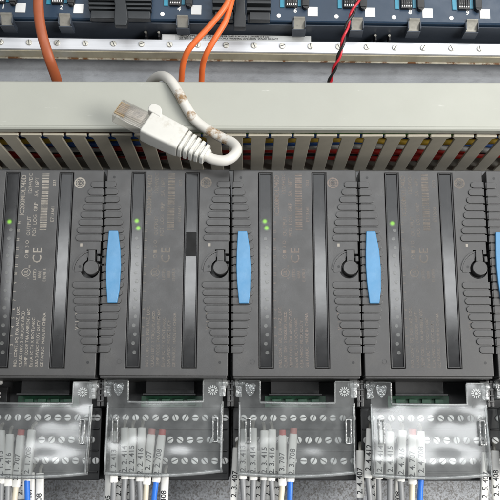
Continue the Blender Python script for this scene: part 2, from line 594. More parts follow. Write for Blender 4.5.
# small metal pins and the paper label at the lower edge
for x in (-61.6, -53.8, 74.1, 82.4):
    b = MB()
    b.box(x - 0.55, x + 0.55, 31, 38, -5.2, -1.2)
    o = put('key_slot', b.mesh('key_slot', M['black']), rack)
    b = MB(); b.cyl(x - 0.3, -2.6, 0.75, 30.2, 31, 10)
    put('pin', b.mesh('pin', M['clip']), o)
b = MB()
b.box(-52.5, 36.0, 32.3, 32.7, -7.6, -2.7, 0.1)
lab = put('label_strip', b.mesh('label_strip', M['label']), rack)
for i, (tx, s) in enumerate((('THIS EQUIPMENT IS SUITABLE FOR USE IN CLASS I DIVISION 2 GROUPS A B C D', 1.5),
                             ('OR NON HAZARDOUS LOCATIONS ONLY  WARNING EXPLOSION HAZARD DO NOT', 1.5), ('DISCONNECT WHILE CIRCUIT IS LIVE', 1.4))):
    put('lettering', text_mesh(tx, s, M['ink'], rot=FLAT, bold=0.04), lab, (-42, 32.24, -3.6 - 1.45 * i))
b = MB(); b.box(-51.8, -44.5, 32.1, 32.29, -7.2, -3.1, 0.08)
put('label_square', b.mesh('label_square', M['tile']), lab)

# ------------------------------------------------------------------ wiring duct
duct = thing('wiring_duct', 'pale grey slotted wiring duct with a closed cover across the panel', 'wiring duct',
             mw=Matrix.Translation((0, 0, 0.1575)) @ Matrix.Rotation(R(0.12), 4, 'Y'))
b = MB()
prof = [(69.5, -0.6), (69.5, 27.0), (4, 27.0), (4, 25.6), (68, 25.6), (68, -0.6)]
b.prism(prof, -330, 330, axis='X')
put('trough', b.mesh('trough', M['duct_in']), duct)
b = MB()
prof = [(12, 28.6), (3.6, 28.6), (2.4, 28.0), (2.0, 27.0), (2.0, 2.6), (1.1, 1.9), (1.0, 0.9), (1.6, 0.2), (6.0, 0.2), (6.0, 1.4), (3.6, 1.6), (3.6, 26.9), (12, 27.2)]
b.prism(prof, -330, 330, axis='X')
put('duct_cover', b.mesh('duct_cover', M['duct'], 30), duct)
b = MB()
b.prism([(-5.35, 6.6), (-5.7, 7.2), (-5.7, 8.6), (-3.95, 10.4), (-3.75, 68), (3.75, 68), (3.95, 10.4), (5.7, 8.6), (5.7, 7.2), (5.35, 6.6)], -1.4, 0.1, 0.3, axis='Z')
fing_me = b.mesh('finger', M['finger'])
for k in range(-22, 23):
    o = put('finger', fing_me, duct, (-1.7 + 6.2 + 12.4 * k, 0, 0))
    o.rotation_euler = (0, R(random.uniform(-0.8, 0.8)), R(random.uniform(-0.4, 0.4)))

# wires lying in the duct
WIRES = [('brown wire nearest the cover inside the slotted duct', 'w_brown', 13, 3.0, 1.5), ('green wire behind the brown one inside the slotted duct', 'w_green', 17, 3.6, 1.2),
         ('blue wire between the green and the yellow wire inside the slotted duct', 'w_blue', 22.5, 4.0, 1.7), ('thick black wire lying high inside the slotted duct', 'w_black', 24, 9.0, 3.0),
         ('yellow wire in the middle of the slotted duct', 'w_yellow', 29.5, 3.6, 1.7), ('dark blue wire behind the yellow one inside the slotted duct', 'w_blue', 35.5, 4.2, 1.8),
         ('white wire running between a blue and a red one inside the slotted duct', 'w_white', 41.5, 3.2, 1.7), ('red wire behind the white one inside the slotted duct', 'w_red', 47, 3.6, 1.9),
         ('black wire between two red ones deep inside the slotted duct', 'w_black', 53, 4.4, 2.2), ('red wire at the very back of the slotted duct', 'w_red', 59, 3.8, 2.0),
         ('thick brown wire lying high inside the slotted duct', 'w_brown', 42, 9.5, 3.2), ('thick grey wire lying high at the back of the duct', 'grey_wire', 56, 10.5, 3.2)]
for i, (lb, m, y, z, r) in enumerate(WIRES):
    pts = []
    ph = random.uniform(0, 6)
    for k in range(-11, 12):
        pts.append((k * 30.0, y + 2.6 * math.sin(k * 0.83 + ph) + random.uniform(-0.9, 0.9), z + 1.1 + 0.9 * math.sin(k * 1.3 + ph)))
    b = MB(); b.tube(pts, r, 10, 4)
    put('duct_wire', b.mesh('duct_wire', M[m]), None, (0, 0, 157.5), label=lb, cat='wire', group='wires inside the duct')

# ------------------------------------------------------------------ cables hanging over the duct
b = MB()
b.tube([(-122.6, 13, 300), (-122.4, 13, 262), (-122.1, 14, 247.6), (-121.5, 14, 236.2), (-119.9, 14, 225.6), (-117.4, 15, 215.6), (-114.4, 20, 205.7), (-112.6, 34, 197), (-112, 44, 184), (-111, 48, 176)], 3.0, 16, 8, 0.6)
put('flat_cable', b.mesh('flat_cable', M['rust_cable']), None, label='wide rust coloured cable hanging in front of rack slots 1 and 2', cat='cable')
b = MB()
b.tube([(10, 10, 300), (-5, 11, 262), (-10.3, 12, 246.4), (-12.3, 12, 240.1), (-16.0, 13, 233.9), (-23.6, 15, 224.9), (-30.9, 17, 217.5), (-36.1, 20, 211.9), (-39.2, 27, 206.5), (-40.9, 38, 200), (-41.8, 46, 188), (-42, 48, 176)], 1.75, 14)
put('orange_cable', b.mesh('orange_cable', M['orange']), None, label='orange cable passing in front of its twin and bending further towards the plug', cat='cable', group='orange cables')
b = MB()
b.tube([(14, 13, 300), (-4, 14, 262), (-9.2, 15, 248.1), (-11.5, 15.5, 238.7), (-14.3, 16, 228.8), (-20.6, 18, 218.6), (-25.3, 22, 211.6), (-27.8, 29, 207.4), (-29.1, 40, 201), (-29.8, 47, 188), (-30, 49, 176)], 1.75, 14)
put('orange_cable', b.mesh('orange_cable', M['orange']), None, label='straighter orange cable half hidden behind its twin at the top', cat='cable', group='orange cables')
tw = thing('twisted_wires', 'red and black wires twisted together in front of the rack', 'wires', (50, 27, 208))
axis = spline([(72, 13, 300), (66, 14, 262), (63.9, 14, 247.6), (61.7, 14, 241.2), (58.5, 15, 233.9), (55.9, 16, 227.7), (53.9, 18, 220.8), (52.4, 21, 214.5), (50.0, 27, 208.4), (46.5, 39, 200), (44, 47, 188), (43, 49, 176)], 12)
for j, (nm, m) in enumerate((('red_strand', M['red']), ('black_strand', M['blackw']))):
    pts, s = [], 0
    for i, p in enumerate(axis):
        if i:
            s += (p - axis[i - 1]).length
        d = (axis[min(i + 1, len(axis) - 1)] - axis[max(i - 1, 0)]).normalized()
        y = (Vector((0, 1, 0)) - d * d.y).normalized()
        x = y.cross(d)
        th = s / 17.0 * 2 * math.pi + j * math.pi
        pts.append(p + (x * math.cos(th) + y * math.sin(th)) * 0.78 - Vector((50, 27, 208)))
    b = MB(); b.tube(pts, 0.78, 10, smooth=False)
    put(nm, b.mesh(nm, m), tw)

# ------------------------------------------------------------------ white network cable
net = thing('network_cable', 'dirty white network cable with a clear plug lying over the duct', 'cable', (0, 0, 0))
b = MB()
b.tube([(-21.5, -13.8, 137.0), (-18.5, -14, 135.7), (-13.4, -14, 135.1), (-9.2, -13, 137.4), (-6.9, -9.5, 142.6), (-9.5, -5.5, 147.9), (-15.4, -3.2, 151.7), (-22.7, -2.5, 156.3),
        (-29.2, -2.0, 161.6), (-34.2, -2, 169.0), (-38.9, -1.5, 178.0), (-44.1, 1, 186.4), (-50.0, 8, 191.6), (-55.9, 18, 192.6), (-60, 32, 192.2), (-61, 46, 191), (-61, 52, 184)], 2.75, 18, 8)
put('jacket', b.mesh('jacket', M['jacket']), net)
ang = math.atan2(-16.6, 32.0)
frame = (Matrix.Translation((-53.4 * MM, -14.0 * MM, 154.2 * MM)) @ Matrix.Rotation(-ang, 4, 'Y') @ Matrix.Rotation(R(-14), 4, 'X'))
b = MB()
b.loft([(-0.3, 6.9, 4.9, 9), (0, 7.3, 5.3, 9), (0.6, 7.5, 5.5, 9), (10, 7.4, 5.5, 9), (17, 7.1, 5.4, 8), (20.2, 6.9, 5.3, 7), (20.6, 6.7, 5.1, 7), (20.7, 5.4, 4.0, 3.5), (35.6, 3.4, 3.3, 2.2), (36.4, 2.8, 2.8, 2)], 36)
boot = put('boot', b.mesh('boot', M['boot']), net, mw=frame)
for k in range(5):
    w = 6.7 - 0.47 * k
    s = 21.3 + 2.9 * k
    b = MB()
    d = 5.1 - 0.28 * k
    b.loft([(s - 0.05, w - 0.4, d - 0.4, 5), (s + 0.2, w, d, 5), (s + 1.7, w - 0.2, d - 0.12, 5), (s + 1.95, w - 0.6, d - 0.5, 5)], 28)
    put('strain_ring', b.mesh('strain_ring', M['boot']), boot)
b = MB()
b.prism([(-2.6, 5.2), (-3.3, 7.0), (-3.0, 9.2), (-1.4, 10.6), (1.6, 10.6), (3.6, 9.2), (5.2, 6.0), (5.2, 4.6)], -5.9, -1.0, 0.9, 3, ang=25)
put('latch_guard', b.mesh('latch_guard', M['boot']), boot)
b = MB()
b.box(-17.8, 0.2, -3.6, 3.6, -5.6, 5.6, 0.5)
b.box(-12.0, -2, -4.9, -3.65, -3.2, 3.2, 0.4)
plug = put('plug', b.mesh('plug', M['plug']), net, mw=frame)
for k in range(8):
    z = -3.57 + 1.02 * k
    b = MB()
    b.box(-17.5, -12.0, -3.55, -2.4, z - 0.3, z + 0.3)
    put('contact', b.mesh('contact', M['gold']), plug)
b = MB()
for k in range(8):
    z = -3.57 + 1.02 * k
    b.tube([(-15, 0.3, z), (-6, 0.2, z), (0, 0.2, z * 0.9)], 0.3, 8, 2)
put('inner_wires', b.mesh('inner_wires', M['w_white']), plug)
b = MB()
b.prism([(-16.5, -4.2), (-1.0, -7.4), (-1.0, -6.7), (-16.0, -3.6)], -3.0, 3.0, 0, axis='Z')
put('latch', b.mesh('latch', M['plug']), plug)

# ------------------------------------------------------------------ I/O modules
ZT = 134.6
X0 = [-143.5, -76.7, -9.9, 56.9, 123.7]
LWIN, RWIN = (14.3, 21.5), (42.6, 49.9)
WZ = (-104.3, -1.6)


def housing_mesh():
    t = bmesh.new()
    x0, x1, z0, z1 = 1.0, 65.9, -108.2, 0.0
    xs = [x0, LWIN[0], LWIN[1], RWIN[0], RWIN[1], x1]
    zs = [z0, WZ[0], WZ[1], z1]
    V = {}

    def v(i, j, y):
        k = (i, j, y)
        if k not in V:
            V[k] = t.verts.new((xs[i], y, zs[j]))
        return V[k]
    hole = {(1, 1), (3, 1)}
    for i in range(5):
        for j in range(3):
            if (i, j) in hole:
                q = [(i, j), (i + 1, j), (i + 1, j + 1), (i, j + 1)]
                for a, c in zip(q, q[1:] + q[:1]):
                    t.faces.new((v(*a, 0), v(*c, 0), v(*c, 3.2), v(*a, 3.2)))
            else:
                t.faces.new((v(i, j, 0), v(i + 1, j, 0), v(i + 1, j + 1, 0), v(i, j + 1, 0)))
    D = 52.0
    bott = [(i, 0) for i in range(6)]
    top = [(i, 3) for i in range(6)]
    lef = [(0, j) for j in range(4)]
    rig = [(5, j) for j in range(4)]
    for e in (bott, top, lef, rig):
        for a, c in zip(e, e[1:]):
            t.faces.new((v(*a, 0), v(*c, 0), v(*c, D), v(*a, D)))
    t.faces.new([v(i, 0, D) for i in range(6)] + [v(5, j, D) for j in (1, 2, 3)] + [v(i, 3, D) for i in (4, 3, 2, 1, 0)] + [v(0, j, D) for j in (2, 1)])
    bmesh.ops.recalc_face_normals(t, faces=t.faces)
    lower = [e for e in t.edges if all(abs(w.co.z - z0) < 1e-4 and w.co.y == 0 for w in e.verts)]
    es = [e for e in t.edges if len(e.link_faces) == 2 and e.calc_face_angle(0) > R(50) and e not in lower]
    bmesh.ops.bevel(t, geom=es, offset=0.55, segments=3, affect='EDGES', profile=0.5, clamp_overlap=True)
    b = MB()
    b._merge(t)
    # lower lip, stepped back from the face
    b.box(1.4, 65.4, 1.6, 40, -109.4, -108.0, 0.4)
    return b.mesh('housing', M['case'])


KC = (61.6, -53.0)


def carve(me, cutters):
    o = bpy.data.objects.new('tmp_body', me)
    COL.objects.link(o)
    tmp = [o]
    for c in cutters:
        q = bpy.data.objects.new('tmp_cut', c)
        COL.objects.link(q)
        m = o.modifiers.new('cut', 'BOOLEAN')
        m.operation, m.object, m.solver = 'DIFFERENCE', q, 'EXACT'
        tmp.append(q)
    bpy.context.view_layer.update()
    out = bpy.data.meshes.new_from_object(o.evaluated_get(bpy.context.evaluated_depsgraph_get()))
    for q in tmp:
        bpy.data.objects.remove(q)
    out.name = 'housing'
    out.materials.clear()
    out.materials.append(M['case'])
    return out


b = MB(); b.cyl(KC[0] - 0.75, KC[1] - 0.55, 4.95, -2, 4.5, 40)
b2 = MB(); b2.prism([(KC[0] - 2.9, KC[1]), (KC[0] + 2.5, KC[1]), (KC[0] + 2.5, KC[1] + 9.9), (KC[0] - 2.9, KC[1] + 9.9)], -2, 4.4)
b3 = MB(); b3.prism([(KC[0] + 1.0, KC[1] + 2), (67.5, KC[1] + 2), (67.5, KC[1] + 7.6), (KC[0] + 1.0, KC[1] + 7.6)], -2, 4.3)
HOUS = carve(housing_mesh(), [b.mesh('cut', M['case']), b2.mesh('cut', M['case']), b3.mesh('cut', M['case'])])
smooth_by_area(HOUS, math.cos(R(38)))


def frame_mesh(x0, x1):
    b = MB()
    z0, z1 = WZ
    w, y0, y1 = 0.75, -0.25, 2.4
    b.box(x0 + 0.15, x0 + w, y0, y1, z0 + 0.15, z1 - 0.15, 0.15)
    b.box(x1 - w, x1 - 0.15, y0, y1, z0 + 0.15, z1 - 0.15, 0.15)
    b.box(x0 + w + 0.01, x1 - w - 0.01, y0, y1, z0 + 0.15, z0 + w, 0.15)
    b.box(x0 + w + 0.01, x1 - w - 0.01, y0, y1, z1 - w, z1 - 0.15, 0.15)
    return b.mesh('window_frame', M['black'])


def lens_mesh(x0, x1):
    b = MB()
    b.box(x0 + 0.8, x1 - 0.8, 0.35, 1.0, WZ[0] + 0.8, WZ[1] - 0.8, 0.12)
    return b.mesh('lens', M['lens'])


FR = [frame_mesh(*LWIN), frame_mesh(*RWIN)]
LE = [lens_mesh(*LWIN), lens_mesh(*RWIN)]
b = MB(); b.cyl(0, 0, 0.95, 0.29, 0.6, 20, 0.05)
LED = b.mesh('indicator_light', M['led'])
b = MB(); b.cyl(0, 0, 1.9, 0.29, 0.6, 28, 0.03)
LED_ON = b.mesh('lit_indicator_light', M['led_on'])
b = MB(); b.cyl(0, 0, 0.75, -0.02, 0.6, 16)
HOLE = b.mesh('pin_hole', M['black'])
b = MB()
pts = [(1.25 * math.cos(2 * math.pi * k / 24), 1.25 * math.sin(2 * math.pi * k / 24)) for k in range(24)]
b.rings([[(x, -0.0, z) for x, z in pts], [(x * 1.0, -0.18, z * 1.0) for x, z in pts], [(x * 0.8, -0.18, z * 0.8) for x, z in pts], [(x * 0.8, 0.0, z * 0.8) for x, z in pts]], closed=False)
EJECT = b.mesh('moulding_ring', M['case'])


def rib_mesh(x0, x1, round_end):
    """raised bar with one rounded end, wrapped over the module's edge at the other"""
    h = 1.72
    pts = []
    if round_end == 'L':
        pts += [(x1, -h), (x1, h)]
        pts += [(x0 + h + h * math.cos(a), h * math.sin(a)) for a in [R(90 + 20 * k) for k in range(10)]]
    else:
        pts += [(x0, h), (x0, -h)]
        pts += [(x1 - h + h * math.cos(a), h * math.sin(a)) for a in [R(-90 + 20 * k) for k in range(10)]]
    b = MB()
    b.prism(pts, -0.72, 0.2, 0.32, 2)
    if round_end == 'L':
        b.box(x1 - 0.3, x1 + 0.42, -0.4, 9, -h, h, 0.2)
    else:
        b.box(x0 - 0.42, x0 + 0.3, -0.4, 9, -h, h, 0.2)
    return b.mesh('rib', M['case'])


RIBS = []
for k in range(22):
    w = 8.2 + 4.13 * k
    d = (w - 52) / 45
    le, re = 51.8 + 8.0 * d * d, 12.2 - 6.2 * d * d
    if 40.5 < w < 59:
        rm = None
    else:
        rm = rib_mesh(le, 66.0, 'L')
    RIBS.append((w, rib_mesh(0.8, re, 'R'), rm))

b = MB()
zc = -52.7
poly = [(3.5, 18.9), (2.9, 8), (2.75, 0), (3.1, -8), (4.2, -18.9), (9.2, -18.9), (10.2, -12), (10.5, 0), (9.9, 9), (8.3, 18.9)]
b.prism([(x, z + zc) for x, z in poly], -2.1, 0.1, 0.45, 3, ang=40)
TAB = b.mesh('latch_tab', M['blue'])
b = MB()
b.prism([(x + (0.45 if x > 6 else -0.45), z * 1.02 + zc) for x, z in poly], -0.2, 0.1, 0.1)
TABREC = b.mesh('latch_seat', M['black'])
b = MB()
b.cyl(KC[0], KC[1], 3.85, -1.6, 4.3, 40, 0.4, 3)
b.prism([(KC[0] - 1.9, KC[1] + 2.6), (KC[0] + 1.9, KC[1] + 2.6), (KC[0] + 1.8, KC[1] + 9.4), (KC[0] - 1.8, KC[1] + 9.4)], -1.3, 4.2, 0.4, 2)
KNOB = b.mesh('lock_knob', M['case'])
b = MB()
arc = [(KC[0] + 1.0 + 10.6 * math.cos(R(a)), KC[1] - 1.2 + 10.6 * math.sin(R(a))) for a in range(88, 181, 8)]
arc2 = [(KC[0] + 1.0 + 9.9 * math.cos(R(a)), KC[1] - 1.2 + 9.9 * math.sin(R(a))) for a in range(180, 87, -8)]
b.prism(arc + arc2, -0.55, 0.1)
LOCKARC = b.mesh('lock_rim', M['case'])
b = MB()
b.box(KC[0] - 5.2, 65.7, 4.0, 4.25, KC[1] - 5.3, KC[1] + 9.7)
LOCKSHADE = b.mesh('lock_recess_shade', M['black'])  # black floor plate paints the shadow around the knob deeper
b = MB()
b.prism([(KC[0] + 1 + 9.8 * math.cos(R(a)), KC[1] - 1.2 + 9.8 * math.sin(R(a))) for a in range(100, 181, 8)] + [(KC[0] - 8.6, KC[1] - 2.4), (KC[0] - 4.7, KC[1] - 2.0)] +
        [(KC[0] + 4.7 * math.cos(R(a)), KC[1] + 4.7 * math.sin(R(a))) for a in range(180, 116, -10)] + [(KC[0] - 2.4, KC[1] + 5)], -0.3, 0.1, 0.12)
LOCKPAD = b.mesh('lock_pad', M['case'])
b = MB()
b.box(64.3, 65.9, -0.8, 4.1, KC[1] + 3.4, KC[1] + 6.2, 0.3)
LOCKHOOK = b.mesh('lock_hook', M['case'])
b = MB()
b.box(KC[0] - 6.4, KC[0] - 5.2, -0.06, 0.1, KC[1] + 11.4, KC[1] + 13.0)
LOCKMARK = b.mesh('lock_mark', PRINT[0])

b = MB()   # barcode: bars of uneven width across the strip
random.seed(3)
z = -2.2
while z > -33.0:
    h = random.choice((0.3, 0.3, 0.5, 0.8))
    b.prism([(33.6, z), (33.6, z - h), (37.2, z - h), (37.2, z)], -0.06, -0.03)
    z -= h + random.choice((0.3, 0.3, 0.45, 0.6))
BARCODE = b.mesh('barcode', PRINT[0])


def ring_print(b, x, z, r, w, n=28):
    a = [(math.cos(2 * math.pi * k / n), math.sin(2 * math.pi * k / n)) for k in range(n)]
    b.rings([[(x + c * r, -0.05, z + s * r) for c, s in a], [(x + c * (r - w), -0.05, z + s * (r - w)) for c, s in a]], closed=False)


b = MB()
ring_print(b, 53.6, -7.2, 3.0, 0.75)
ring_print(b, 53.6, -7.2, 1.75, 0.35)
for a in range(0, 360, 45):
    c, s = math.cos(R(a)), math.sin(R(a))
    b.prism([(53.6 + c * 1.9 - s * 0.25, -7.2 + s * 1.9 + c * 0.25), (53.6 + c * 1.9 + s * 0.25, -7.2 + s * 1.9 - c * 0.25), (53.6 + c * 2.4 + s * 0.25, -7.2 + s * 2.4 - c * 0.25), (53.6 + c * 2.4 - s * 0.25, -7.2 + s * 2.4 + c * 0.25)], -0.06, -0.03)
b.tube([(52.7, -0.05, -8.0), (53.0, -0.05, -6.6), (53.6, -0.05, -7.2), (54.1, -0.05, -7.9), (54.5, -0.05, -6.5)], 0.17, 6, 5)
EMBLEM = b.mesh('emblem', PRINT[0])
b = MB()
ring_print(b, 28.0, -55.4, 2.3, 0.4)
ULRING = b.mesh('listing_ring', PRINT[0])
b = MB()
ring_print(b, 27.7, -47.0, 1.0, 0.25, 16)
b.box(26.8, 28.6, -0.06, -0.03, -45.2, -43.4)
SYMB = b.mesh('symbols', PRINT[0])

LINES = [('IC200MDL740D', 3.5, 24.0, -25.2, 0.94), ('12/24VDC', 2.7, 27.6, -13.6, 1.0), ('OUTPUT', 2.7, 28.0, -36.0, 1.0), ('POS  LOG  GRP', 2.7, 31.0, -36.4, 1.0), ('.5A  16PT', 2.7, 31.0, -15.2, 1.0),
         ('1033', 2.4, 40.2, -10.2, 1.0), ('E713661', 2.4, 40.0, -28.5, 1.05), ('3 O', 2.5, 27.7, -42.3, 1.0), ('CE', 6.6, 33.4, -50.6, 1.15),
         ('UL', 2.6, 28.0, -57.0, 0.9), ('LISTED', 2.0, 32.5, -59.5, 1.0), ('8888', 2.0, 35.1, -58.5, 1.0), ('E187815', 2.0, 37.6, -60.2, 1.0), ('c', 1.8, 29.2, -58.9, 1.0), ('us', 1.8, 29.4, -53.0, 1.0),
         ('IND. CONT. EQ. FOR HAZ. LOC.', 2.15, 25.2, -104.0, 1.0), ('CLASS I DIV. 2 GROUPS ABCD', 2.15, 27.9, -104.0, 1.0), ('TEMP CODE T4A AMBIENT 60C', 2.15, 30.6, -104.0, 1.0),
         ('Ex nA IIC T4 X 0C<Ta<60C', 2.15, 33.3, -104.0, 1.0), ('0.5A 24VDC PILOT DUTY', 2.15, 36.0, -104.0, 1.0), ('GE FANUC  MADE IN CHINA', 2.15, 38.7, -104.0, 1.0), ('V11.97', 2.7, 55.5, -85.0, 1.15)]
GROUPM = 'output modules in a row'
MODS = [('dark grey output module with the clearest tan print, leftmost of the row', 0, (28.4,), 35),
        ('dark grey output module with a black block in its right window', 1, (28.0, 31.9), 33),
        ('dark grey output module with two round green lights under the loop of the cable', 2, (28.0, 31.6), 30),
        ('dark grey output module with nearly vanished print, right of the one with two round lights', 3, (29.0,), 27),
        ('dark grey output module of which only a narrow strip shows, rightmost of the row', 4, (28.5,), 29)]
random.seed(5)
for mi, (lb, pi, leds, _) in enumerate(MODS):
    PM = PRINT[pi]
    mod = thing('output_module', lb, 'output module', (X0[mi] + random.uniform(-0.12, 0.12), random.uniform(-0.2, 0.3), ZT + random.uniform(-0.25, 0.25)), GROUPM)
    mod.rotation_euler = (R(random.uniform(-0.3, 0.3)), R(random.uniform(-0.1, 0.1)), R(random.uniform(-0.25, 0.25)))
    put('housing', HOUS, mod)
    for s in (0, 1):
        put('window_frame', FR[s], mod)
        ln = put('lens', LE[s], mod)
        if s == 0:
            for k in range(16):
                w = 28.2 + 4.55 * k
                if not any(abs(w - q) < 1.6 for q in leds):
                    put('indicator_light', LED, ln, (18.05 + (0.5 if k % 2 else -0.2), 0, -w))
            for j, q in enumerate(leds):
                put('lit_indicator_light', LED_ON, ln, (17.6 + 0.9 * j, 0, -q))
    if mi == 1:
        b = MB(); b.box(RWIN[0] + 1.0, RWIN[1] - 1.0, 0.12, 0.33, -46.8, -34.0, 0.05)
        put('black_block', b.mesh('black_block', M['mask']), mod)
    for (w, lm, rm) in RIBS:
        put('rib', lm, mod, (0, 0, -w))
        if rm:
            put('rib', rm, mod, (0, 0, -w))
    put('latch_tab', TAB, mod)
    put('latch_seat', TABREC, mod)
    kn = put('lock_knob', KNOB, mod)
    lr = put('lock_recess_shade', LOCKSHADE, mod)
    put('lock_rim', LOCKARC, lr)
    lp = put('lock_pad', LOCKPAD, lr)
    put('lock_hook', LOCKHOOK, lr)
    put('lock_mark', LOCKMARK, lr)
    put('pin_hole', HOLE, lp, (55.6, -0.3, -52.2))
    put('pin_hole', HOLE, mod, (5.0, 0, -4.2))
    put('pin_hole', HOLE, mod, (61.8, 0, -101.5))
    put('moulding_ring', EJECT, mod, (11.2, 0, -101.0))
    if mi == 4:
        continue
    put('barcode', BARCODE, mod, m=PM)
    put('emblem', EMBLEM, mod, m=PM)
    put('listing_ring', ULRING, mod, m=PM)
    put('symbols', SYMB, mod, m=PM)
    for (tx, s, u, z, sp) in LINES:
        put('lettering', text_mesh(tx, s, PM, spacing=sp, bold=0.03), mod, (u, -0.05, z))
    for k in range(16):
        put('lettering', text_mesh(str(16 - k), 2.0, PM, 'CENTER', bold=0.03), mod, (22.75, -0.05, -29.0 - 4.55 * k))

# ------------------------------------------------------------------ terminal carriers with clear covers
b = MB()
b.box(1.0, 66.0, 23, 66, -25.5, 11.6, 0.8)
for k in range(13):      # partition walls between the terminals
    x = 3.0 + 5.2 * k
    for z in (6.2, -5.1, -15.6):
        pass
b.box(2.0, 65.0, 21.6, 23.2, 0.2, 0.9, 0.2)
b.box(2.0, 65.0, 21.6, 23.2, -10.7, -10.0, 0.2)
b.box(2.0, 65.0, 21.6, 23.2, -21.6, -20.8, 0.2)
BLOCK = b.mesh('terminal_block', M['black'])
b = MB()
b.cyl(0, 0, 1.85, 22.0, 23.2, 24, 0.55, 3)
TSCREW = b.mesh('terminal_screw', M['screw'])
b = MB()
b.box(-1.6, 1.6, 21.95, 22.3, -0.27, 0.27)
TSLOT = b.mesh('slot', M['slotdark'])
b = MB()
b.box(1.2, 65.8, 40, 66, 11.7, 30, 0.4)
BACKW = b.mesh('carrier_wall', M['case_dark'])
b = MB()
b.box(18.0, 51.0, 36.0, 38.0, 12.0, 18.0)
PCB = b.mesh('circuit_board', M['pcb'])
b = MB()
for x in (22, 29, 36, 43):
    b.box(x, x + 4.6, 33.8, 36, 13.0, 16.4, 0.3)
BLK = b.mesh('green_terminals', M['pcb'])
b = MB()
b.box(20.0, 48.0, 24.5, 36.0, 18.0, 18.9, 0.2)
b.box(21.0, 47.0, 30, 36.0, 19.0, 25.5, 0.4)
SHELF = b.mesh('connector_shroud', M['case_dark'])
b = MB()
for x in (-1.9, 0.1):
    b.box(x, x + 1.7, 12, 40, 11.7, 25.2, 0.4)
for z in (14, 17, 20, 23):
    b.box(-1.7, 1.6, 11.4, 12.2, z, z + 0.9, 0.2)
POST = b.mesh('side_post', M['case'])


def cover_mesh():
    """bowed clear sheet with a notch between two ears, side walls and a thick lower lip"""
    b = MB()

    def yy(x, z):
        t = (13.8 - z) / 35.5
        s = (x - 33.5) / 30.0
        return 8.6 - 1.7 * t + 1.1 * s * s + (1.4 * max(0, t - 0.75) * 4) ** 2 * 0.25

    def zb(x):
        s = (x - 33.5) / 29.5
        return -21.6 - 1.2 * (1 - s * s) + 1.0 * max(0, s)
    t = bmesh.new()
    xs = [4.4, 6, 9, 12, 14.9, 20, 25, 30, 35, 40, 45, 50, 53.2, 56, 59, 61.5, 63.0]
    nz = 14
    V = {}
    for i, x in enumerate(xs):
        ear = x <= 14.9 or x >= 53.2
        for j in range(nz + 1):
            z = 13.8 + (zb(x) - 13.8) * j / nz
            xx = x + (0.5 * (0.5 - j / nz) if x < 33 else -0.6 * (j / nz))
            V[i, j] = t.verts.new((xx, yy(x, z), z))
        if ear:
            for j in (-1, -2, -3):
                z = 13.8 - j * 3.6
                V[i, j] = t.verts.new((x, 8.6 + 0.2 * j + 1.1 * ((x - 33.5) / 30) ** 2, z))
    for i in range(len(xs) - 1):
        for j in range(-3, nz):
            q = [(i, j), (i + 1, j), (i + 1, j + 1), (i, j + 1)]
            if all(k in V for k in q) and not (j < 0 and xs[i] >= 14.8 and xs[i + 1] <= 53.3):
                t.faces.new([V[k] for k in q])
    bmesh.ops.recalc_face_normals(t, faces=t.faces)
    bmesh.ops.solidify(t, geom=t.faces[:], thickness=1.0)
    b._merge(t)
    # side walls going back to the block
    for xa, xb in ((4.3, 5.3), (61.9, 62.9)):
        b.prism([(8.2, 12.5), (3.9, -21.0), (14, -18.5), (20.5, 11.5)], xa, xb, 0.2, axis='X')
    return b.mesh('clear_cover', M['cover'], 30), yy, zb, xs


COVER, yy, zb, xs = cover_mesh()


def rim_mesh():
    b = MB()
    # lower lip
    pts = [(x, yy(x, zb(x)) - 0.1, zb(x) + 0.4) for x in xs]
    b.tube(pts, 1.05, 8, 3)
    # top lip under the notch
    b.tube([(14.9, 8.4, 13.6), (25, 8.0, 13.4), (42, 8.0, 13.4), (53.2, 8.4, 13.6)], 0.7, 8, 4)
    # side edges and the ears' outlines
    for sx, dx in ((4.4, 0.25), (63.0, -0.6)):
        b.tube([(sx + (dx if sx < 30 else 0), yy(sx, 13) - 0.1, 13.6), (sx + dx * 0.5, yy(sx, -4) - 0.1, -4), (sx + (-0.25 if sx < 30 else dx), yy(sx, zb(sx)) - 0.1, zb(sx) + 0.4)], 0.55, 8, 5)
    for ex, ox in ((14.9, 4.4), (53.2, 63.0)):
        b.tube([(ex, 8.5, 13.6), (ex, 8.3, 20), (ex, 8.1, 24.2)], 0.45, 8, 4)
        b.tube([(ex, 8.1, 24.4), ((ex + ox) / 2, 8.5, 24.5), (ox, 9.1, 24.4)], 0.45, 8, 4)
    return b.mesh('cover_rim', M['rim'], 50)


RIM = rim_mesh()
HINGE, VSLOT = [], []
for s, x0, x1 in ((0, 2.0, 6.4), (1, 60.6, 65.0)):
    b = MB()
    b.cylx(11.5, 23.0, 2.9, x0, x1, 20, 0.6)
    b.box(x0 + 0.4, x1 - 0.4, 8.8, 16, 16.0, 22.0, 0.8)
    b.cylx(11.0, 23.0, 1.5, x0 - 0.8, x1 + 0.8, 14, 0.3)
    HINGE.append(b.mesh('hinge_boss', M['ear']))
for x in (7.6, 58.0):
    b = MB()
    b.box(x, x + 0.6, 4.9, 7.6, -6.4, 5.8, 0.15)
    b.box(x + 2.4, x + 3.0, 4.9, 7.6, -6.4, 5.8, 0.15)
    b.box(x + 0.6, x + 2.4, 4.9, 7.6, 5.2, 5.8, 0.1)
    b.box(x + 0.6, x + 2.4, 4.9, 7.6, -6.4, -5.8, 0.1)
    VSLOT.append(b.mesh('moulded_slot', M['ear']))
b = MB()
for k in range(12):
    a = R(30 * k)
    c, s = math.cos(a), math.sin(a)
    P = lambda r, w: (58.0 + c * r - s * w, 19.4 + s * r + c * w)
    b.prism([P(1.2, -0.25), P(2.5, -0.3), P(2.5, 0.3), P(1.2, 0.25)], 8.3, 8.7)
b.cyl(58.0, 19.4, 0.7, 8.3, 8.7, 12)
